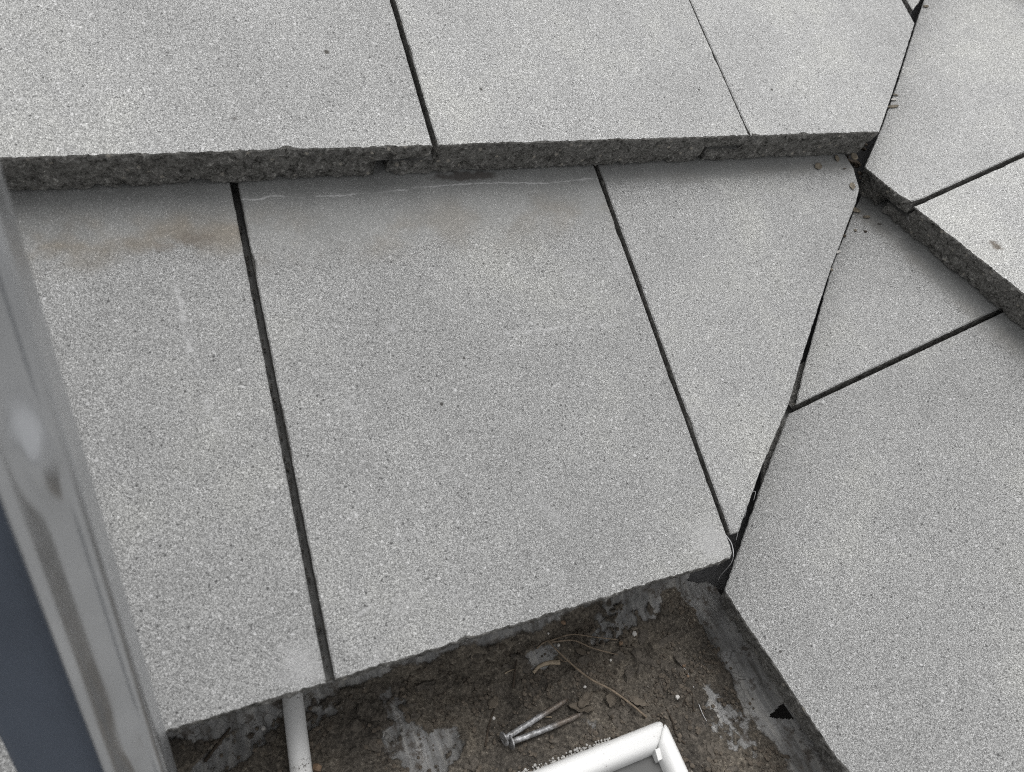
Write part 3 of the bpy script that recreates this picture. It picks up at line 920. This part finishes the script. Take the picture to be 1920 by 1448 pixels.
stem([(1270, 1240), (1290, 1262), (1301, 1290)], 0.00025, 0.0002, 'fine pale fibre curving on the dirt', M_thread, 'fibre', 'fibre', 0.001)
stem([(1310, 1320), (1318, 1340), (1325, 1352)], 0.00025, 0.0002, 'short pale fibre near the bare lining patch', M_thread, 'fibre', 'fibre', 0.001)
stem([(1250, 1330), (1262, 1355), (1268, 1378), (1285, 1395)], 0.0006, 0.0005, 'thin dark root beside the right frame bar', M_dark, 'root', 'root')
stem([(1280, 1325), (1288, 1302), (1298, 1300), (1300, 1335)], 0.0004, 0.0003, 'hooked dark wire-thin root on the dirt', M_dark, 'root', 'root', mid=0.003)
stem([(432, 1365), (405, 1400), (384, 1428)], 0.0008, 0.0012, 'dark forked twig over the bare lining by the ladder', M_dark)
stem([(1000, 1262), (1012, 1249), (1030, 1243), (1050, 1242)], 0.0012, 0.0022, 'pale curl of bark lying on the dirt', M_bark, 'bark_curl', 'bark', 0.0015, 0.6)
stem([(946, 1263), (956, 1258), (965, 1255)], 0.0006, 0.0004, 'tiny pale splinter left of the bark curl', M_bark, 'splinter', 'splinter')
stem([(1018, 1344), (1035, 1345)], 0.0005, 0.0004, 'tiny brown splinter between the nails', M_bark, 'splinter', 'splinter')
stem([(1046, 1230), (1056, 1240), (1068, 1238)], 0.0004, 0.0004, 'small hooked tendril beside the bark curl', M_stem, 'tendril', 'tendril', mid=0.001)

def leaf(c, L, Wd, rz, tilt, curl, mat, name, label, cat, group=None, normal=Vector((0, 0, 1)), ragged=0.2, sd=0.0):
    """curved leaf or husk of real thickness, centred on c"""
    nu, nv = 9, 5
    vs, fs = [], []
    for layer in (0, 1):
        for i in range(nu):
            f = i / (nu - 1)
            hw = Wd * 0.5 * (math.sin(math.pi * (0.06 + 0.88 * f)) ** 0.8) * (1 + ragged * noise.noise(Vector((f * 5, sd, 1))))
            for j in range(nv):
                g_ = (j / (nv - 1) - 0.5) * 2
                x = (f - 0.5) * L; y = g_ * hw
                z = curl * (g_ * g_) * Wd * 0.5 + curl * 0.35 * L * (f - 0.5) ** 2 + 0.03 * L * noise.noise(Vector((f * 4, g_ * 2, sd))) - layer * 0.00035
                vs.append(Vector((x, y, z)))
    o_ = nu * nv
    for i in range(nu - 1):
        for j in range(nv - 1):
            a = i * nv + j
            fs.append((a, a + nv, a + nv + 1, a + 1)); fs.append((o_ + a, o_ + a + 1, o_ + a + nv + 1, o_ + a + nv))
    rim = [i * nv for i in range(nu)] + [(nu - 1) * nv + j for j in range(1, nv)] + [i * nv + nv - 1 for i in range(nu - 2, -1, -1)] + [j for j in range(nv - 2, 0, -1)]
    for a, b2 in zip(rim, rim[1:] + rim[:1]): fs.append((b2, a, o_ + a, o_ + b2))
    o = link(name, mesh(vs, fs), mat, smooth=True)
    z = normal.normalized()
    base = z.to_track_quat('Z', 'Y').to_matrix().to_4x4()
    o.matrix_world = Matrix.Translation(c) @ base @ Matrix.Rotation(rz, 4, 'Z') @ Matrix.Rotation(tilt, 4, 'X')
    return tag(o, label, cat, group)
for i, (x, y, L, Wd, rz, ti, cu, lab) in enumerate([
        (1098, 1312, 0.017, 0.009, 0.5, 0.25, 0.3, 'brown leaf scrap at the tips of the nails'),
        (1145, 1312, 0.012, 0.008, 0.9, -0.3, 0.3, 'brown leaf scrap under the long slanting stem'),
        (1088, 1330, 0.020, 0.008, -0.5, 0.4, 0.5, 'dark crumpled leaf at the rusty nail point'),
        (1090, 1222, 0.010, 0.006, -0.6, 0.3, 0.2, 'small brown leaf scrap beneath the arched stalks'),
        (1196, 1316, 0.014, 0.007, -0.7, 0.2, 0.2, 'flat brown leaf scrap above the white frame corner'),
        (925, 1318, 0.011, 0.006, 0.7, 0.2, 0.2, 'brown leaf scrap at the top of the thin twig left of the nails'),
        (1168, 1205, 0.008, 0.006, 0.1, 0.1, 0.2, 'small brown leaf at the tip of the upper arched stalk')]):
    leaf(ground_pt(x, y, 0.0012), L, Wd, rz, ti, cu, M_leaf, 'leaf_scrap', lab, 'leaf', 'leaf scraps in the gutter', ragged=0.9, sd=i * 3.1)

def pebble(c, r, mat, label, name='stone_chip', cat='stone', group=None, sq=0.7):
    v, f = blob(Vector((0, 0, 0)), r, c.x * 900 + c.y * 300, sq, 6, 4)
    o = link(name, mesh(v, f), mat); o.location = c
    return tag(o, label, cat, group)
for x, y, r, mt, lab in [
        (1189, 1188, 0.0022, M_chip, 'white stone chip below the bare lining patch near the corner'),
        (1047, 1210, 0.0016, M_chip, 'small white chip at the fork of the brown stalks'),
        (1145, 1238, 0.0012, M_chip, 'small white chip right of the lower arched stalk'),
        (1270, 1307, 0.0021, M_chip, 'white chip beside the hooked root'),
        (1097, 1288, 0.0013, M_chip, 'cream pebble above the brown leaf scrap'),
        (995, 1360, 0.0011, M_chip, 'tiny white chip between the two nails'),
        (1028, 1188, 0.0012, M_chip, 'tiny white chip against the left upstand'),
        (926, 1347, 0.0013, M_chip, 'small pale chip left of the upper nail'),
        (1056, 1167, 0.0024, M_brch, 'brown pebble against the left upstand'),
        (1282, 1248, 0.0018, M_brch, 'orange-brown pebble left of the pale fibre'),
        (1164, 1207, 0.0022, M_brch, 'brown pebble beside the leaf at the stalk tip'),
        (1290, 1268, 0.0014, M_brch, 'small brown pebble below the pale fibre'),
        (595, 1440, 0.0030, M_brch, 'tan pebble right of the white pipe'),
        (494, 1366, 0.0018, M_chip, 'white flake against the left upstand beside the pipe')]:
    pebble(ground_pt(x, y, r * 0.45), r, mt, lab)

# husks and litter along the valley
GH = 'dry husks scattered along the valley'
for i, (x, y, pl, L, Wd, rz, lab) in enumerate([
        (1534, 312, 'L1', 0.0085, 0.0070, 0.4, 'round tan husk just under the upper tile edge'),
        (1569, 297, 'L1', 0.0075, 0.0048, 1.3, 'brown husk tucked under the cut end of the upper tile'),
        (1598, 349, 'L1', 0.0075, 0.0055, 1.2, 'brown husk on the tip of the wedge tile by the gap'),
        (1603, 394, 'R1', 0.0110, 0.0060, 0.3, 'pointed tan husk below the overhanging right tile'),
        (1625, 407, 'R1', 0.0065, 0.0036, 1.0, 'slim brown husk right of the pointed husk'),
        (1582, 442, 'R1', 0.0050, 0.0042, 0.2, 'dark brown husk in the narrow valley joint'),
        (1569, 473, 'R1', 0.0072, 0.0036, 1.3, 'whitish curved husk standing in the valley joint'),
        (1558, 505, 'R1', 0.0050, 0.0026, 0.2, 'small forked husk where the valley joint starts to open'),
        (1588, 416, 'R1', 0.0035, 0.0025, 0.7, 'tiny tan husk in the valley joint below the pointed husk'),
        (1604, 432, 'R1', 0.0030, 0.0024, 0.1, 'tiny grey seed on the triangular right tile'),
        (1623, 434, 'R1', 0.0030, 0.0020, 0.4, 'tiny dark seed on the triangular right tile, right of the grey one'),
        (1650, 420, 'R1', 0.0045, 0.0008, 0.9, 'dark needle-thin fleck on the triangular right tile'),
        (1584, 316, 'L1', 0.0050, 0.0010, 0.1, 'dark needle-thin fleck on the wedge tile'),
        (1674, 200, 'R2', 0.0110, 0.0040, 1.05, 'brown leaf stuck in the upper valley joint'),
        (1676, 187, 'R2', 0.0055, 0.0035, 0.9, 'white flake stuck in the upper valley joint'),
        (1679, 178, 'R2', 0.0060, 0.0020, 0.5, 'grey splinter above the white flake in the upper joint'),
        (1736, 12, 'R2', 0.0060, 0.0040, 0.5, 'grey husk at the very top of the valley')]):
    nrm = (N1 if pl[0] == 'L' else N2)
    mt = M_chip if lab.startswith('whit') else M_dark if 'dark' in lab else M_husk
    leaf(at_plane(x, y, pl, 0.0009), L * 1.1, Wd * 1.1, rz, 0.12 * math.sin(i * 2.1), 0.22, mt, 'seed_husk', lab, 'husk', GH, nrm, 0.25, i * 1.7)
# mound of brown litter deep in the valley pocket under the upper tile
V, Fc = [], []
rnd = random.Random(11)
cc = on('L1', 0.620, 0.352, -0.032)
for i in range(150):
    f = rnd.uniform(-0.3, 1.0)
    c = cc + Vector((1, 0.92, 0.36)) * (f * 0.05) + Vector((rnd.gauss(0, 0.008), rnd.gauss(0, 0.008), rnd.uniform(-0.012, 0.004)))
    v, fq = blob(c, rnd.uniform(0.0015, 0.005), i * 1.1, 0.45)
    k = len(V); V += v; Fc += [tuple(a + k for a in q) for q in fq]
o = link('leaf_litter', mesh(V, Fc), M_dark)
origin_to(o, cc)
tag(o, 'mound of dark leaf litter filling the pocket at the head of the valley gap', 'litter', kind='stuff')
# snail-like round seed cup at the pocket's rim
def ring_pt(a, r, c, n):
    s = n.orthogonal().normalized(); u = n.cross(s)
    return c + s * math.cos(a) * r + u * math.sin(a) * r
c = at_plane(1601, 294, 'L1', 0.004)
vs, fs = [], []
prof = [(0.0008, -0.0022), (0.0022, -0.0018), (0.0040, 0.0), (0.0041, 0.0012), (0.0033, 0.0014), (0.0018, -0.0006), (0.0005, -0.0008)]
for (r, h) in prof:
    for j in range(14): vs.append(ring_pt(2 * math.pi * j / 14, r, Vector((0, 0, 0)), N1) + N1 * h)
for i in range(len(prof) - 1):
    for j in range(14):
        k = (j + 1) % 14; fs.append((i * 14 + j, i * 14 + k, (i + 1) * 14 + k, (i + 1) * 14 + j))
o = link('seed_cup', mesh(vs, fs), M_husk, smooth=True); o.location = c
tag(o, 'small round seed cup at the rim of the dark valley pocket', 'seed cup')
# plastic thread hanging in the open corner
pts = curve([on('L1', 0.298, 0.020, -0.002), on('L1', 0.3005, 0.010, -0.001), on('L1', 0.2995, -0.001, -0.006), at_z(1352, 1078, -0.055), at_z(1347, 1088, -0.07)], 8)
v, f = tube(pts, [0.00032] * len(pts), 6)
o = link('plastic_thread', mesh(v, f), M_thread, smooth=True); origin_to(o, pts[0])
tag(o, 'pale plastic thread hanging from the tile corner into the open valley end', 'thread')
for i, (x, y) in enumerate([(1411, 930), (1394, 962), (1378, 1005)]):
    p0 = at_plane(x - 6, y - 6, 'L1', -0.012); p1 = at_plane(x + 5, y - 8, 'L1', -0.010); p2 = at_plane(x + 2, y + 8, 'L1', -0.014)
    pts = curve([p0, p1, p2], 8)
    v, f = tube(pts, [0.00022] * len(pts), 5)
    o = link('fibre', mesh(v, f), M_thread, smooth=True); origin_to(o, pts[0])
    tag(o, ['fine looped fibre highest in the black valley gap', 'fine looped fibre midway down the black valley gap', 'fine fibre at the wide end of the black valley gap'][i], 'fibre')

# ------------------------------------------------------------------ ladder in the near foreground
t = NT('brushed_aluminium')
n1 = t.noise(25, 3, 0.5)
M_alu = t.done(t.ramp(n1, [(0.3, (0.50, 0.51, 0.525)), (0.7, (0.60, 0.61, 0.625))]), t.map(t.noise(60, 3), 0.3, 0.7, 0.26, 0.34), t.bump(t.noise(9, 1), 0.2, 0.010), 0.9, 0.5)
M_blue = simple('blue_grey_reflection', (0.080, 0.097, 0.128), 0.55, 0.2, 8, 0.05, spec=0.4)  # dark reflection in the bare metal, put into the web's colour
AX = Vector((0.0, 0.278, 0.961)).normalized()
AN = Vector((0.0, -0.961, 0.278)).normalized()
P0 = Vector((-0.0805, -0.038, 0.053))
LM = Matrix(((-1, AN.x, AX.x, P0.x), (0, AN.y, AX.y, P0.y), (0, AN.z, AX.z, P0.z), (0, 0, 0, 1)))   # x: to the left, y: to the climber, z: up the rail
down = (GZ - P0.z) / AX.z
top_len = 0.9
ladder = empty('ladder', Matrix.Translation(P0 + AX * down) @ LM.to_3x3().to_4x4())
tag(ladder, 'aluminium ladder rail out of focus at the left edge, with a blue-grey face', 'ladder')
def extrude(prof, name, mat, dx=0.0, mir=False, z0=0.0, z1=None, smooth=False, glint_bulges=()):
    n = len(prof)
    z1_ = (top_len - down) if z1 is None else z1
    zs = [z0 + (z1_ - z0) * i / 24 for i in range(25)]
    if glint_bulges: zs = sorted(zs + [c + w_ * k / 12 for c, w_, h_ in glint_bulges for k in range(-36, 37)])
    def push(x, z):                                     # bulges added to the dished face to catch a sky highlight
        k = max(0.0, 1 - ((x - 0.0095) / 0.0062) ** 2)
        return sum(h_ * math.exp(-((z - c) / w_) ** 2) for c, w_, h_ in glint_bulges) * k
    N_ = len(zs) - 1
    vs = [Vector(((-x if mir else x) + dx, y + (push(x, z) if glint_bulges and -0.01 < y else 0.0), z)) for z in zs for (x, y) in prof]
    fs = [(i * n + j, i * n + (j + 1) % n, (i + 1) * n + (j + 1) % n, (i + 1) * n + j) for i in range(N_) for j in range(n)]
    fs += [list(reversed(range(n))), [N_ * n + j for j in range(n)]]
    me = mesh(vs, fs)
    bm = bmesh.new(); bm.from_mesh(me); bmesh.ops.recalc_face_normals(bm, faces=bm.faces); bm.to_mesh(me); bm.free()
    o = link(name, me, mat, ladder)
    if smooth: me.polygons.foreach_set('use_smooth', [len(p.vertices) == 4 for p in me.polygons])
    return o
def arc(cx, cy, r, a0, a1, n=6):
    return [(cx + r * math.cos(rad(a0 + (a1 - a0) * i / n)), cy + r * math.sin(rad(a0 + (a1 - a0) * i / n))) for i in range(n + 1)]
# rounded flange tube, shallow dish between two beads
flange = [(0.0, -0.022)] + arc(0.0025, -0.0025, 0.0025, 180, 60, 6) + [(0.0046, -0.0018), (0.0060, -0.0022), (0.0075, -0.0025), (0.009, -0.0026), (0.0105, -0.0025), (0.0120, -0.0023), (0.0135, -0.0020)] + arc(0.0195, -0.0022, 0.0042, 140, 0, 8) + [(0.0237, -0.022)]
web = [(0.0240, -0.022)] + [(0.0240, -0.0100), (0.030, -0.0095), (0.048, -0.0095)] + arc(0.0525, -0.0125, 0.0035, 90, 0, 5) + [(0.0560, -0.022)]
def rail_z(px, py):
    d_ = CR @ Vector(((px - 960) / FPX, -(py - 724) / FPX, -1))
    return (LM.inverted() @ (CP + d_ * ((P0 - CP).dot(AN) / d_.dot(AN)))).z - down
GLINT_BULGES = [(rail_z(60, 875), 0.016, 0.0062), (rail_z(262, 1390), 0.016, 0.0020)]  # shape added where the rail's highlights sit
for mir, dx in ((False, 0.0), (True, 0.42)):
    extrude(flange, 'flange', M_alu, dx, mir, smooth=True, glint_bulges=GLINT_BULGES)
    extrude(web, 'web', M_blue, dx, mir)
pz0 = -down                                             # rail coordinate of P0's level
for k in range(-10, 4):
    zc = pz0 - 0.13 + 0.28 * k
    if zc < 0.1 or zc > pz0 + top_len - 0.05: continue
    ring = [(zc + 0.014 * math.cos(2 * math.pi * i / 16), -0.014 + 0.006 * math.sin(2 * math.pi * i / 16)) for i in range(16)]
    vs = [Vector((x, y, z)) for x in (0.0562, 0.3638) for (z, y) in ring]
    fs = [(i, (i + 1) % 16, 16 + (i + 1) % 16, 16 + i) for i in range(16)] + [list(range(16)), list(range(16, 32))]
    link('rung', mesh(vs, fs), M_alu, ladder, smooth=True)

# ------------------------------------------------------------------ grit caught in the side joints
def joint_grit(slope, segs, seed):
    rnd = random.Random(seed)
    V, Fc = [], []
    for (e0, u0, e1, u1, n, wd, h) in segs:
        for i in range(n):
            f = rnd.random()
            r_ = rnd.uniform(0.0003, 0.0010)
            c = Vector((e0 + (e1 - e0) * f + rnd.gauss(0, wd), u0 + (u1 - u0) * f, h - 0.57 * TH + r_ + rnd.random() ** 3 * 0.004))
            v, q = blob(c, r_, i + seed * 7.7)
            k = len(V); V += v; Fc += [tuple(a + k for a in p) for p in q]
    tag(link('joint_grit', mesh(V, Fc), M_grit2, slope), kind='stuff')
M_grit2 = simple('joint_sand', (0.12, 0.112, 0.10), 0.95, 0.6, 150, 0.4)
joint_grit(slope_l, [(0.0022, 0.0, 0.0022, 0.33, 130, 0.0007, 0), (0.3010, 0.02, 0.3025, 0.33, 120, 0.0007, 0), (0.1468, UL2, 0.1468, 0.66, 100, 0.0007, TH), (0.7525, 0.515, 0.7525, 0.6, 120, 0.001, TH)], 3)
joint_grit(slope_r, [(-0.1130, 0.42, -0.1130, 0.62, 80, 0.0007, 0), (-0.2418, UR2, -0.2418, 0.95, 100, 0.0007, TH)], 5)
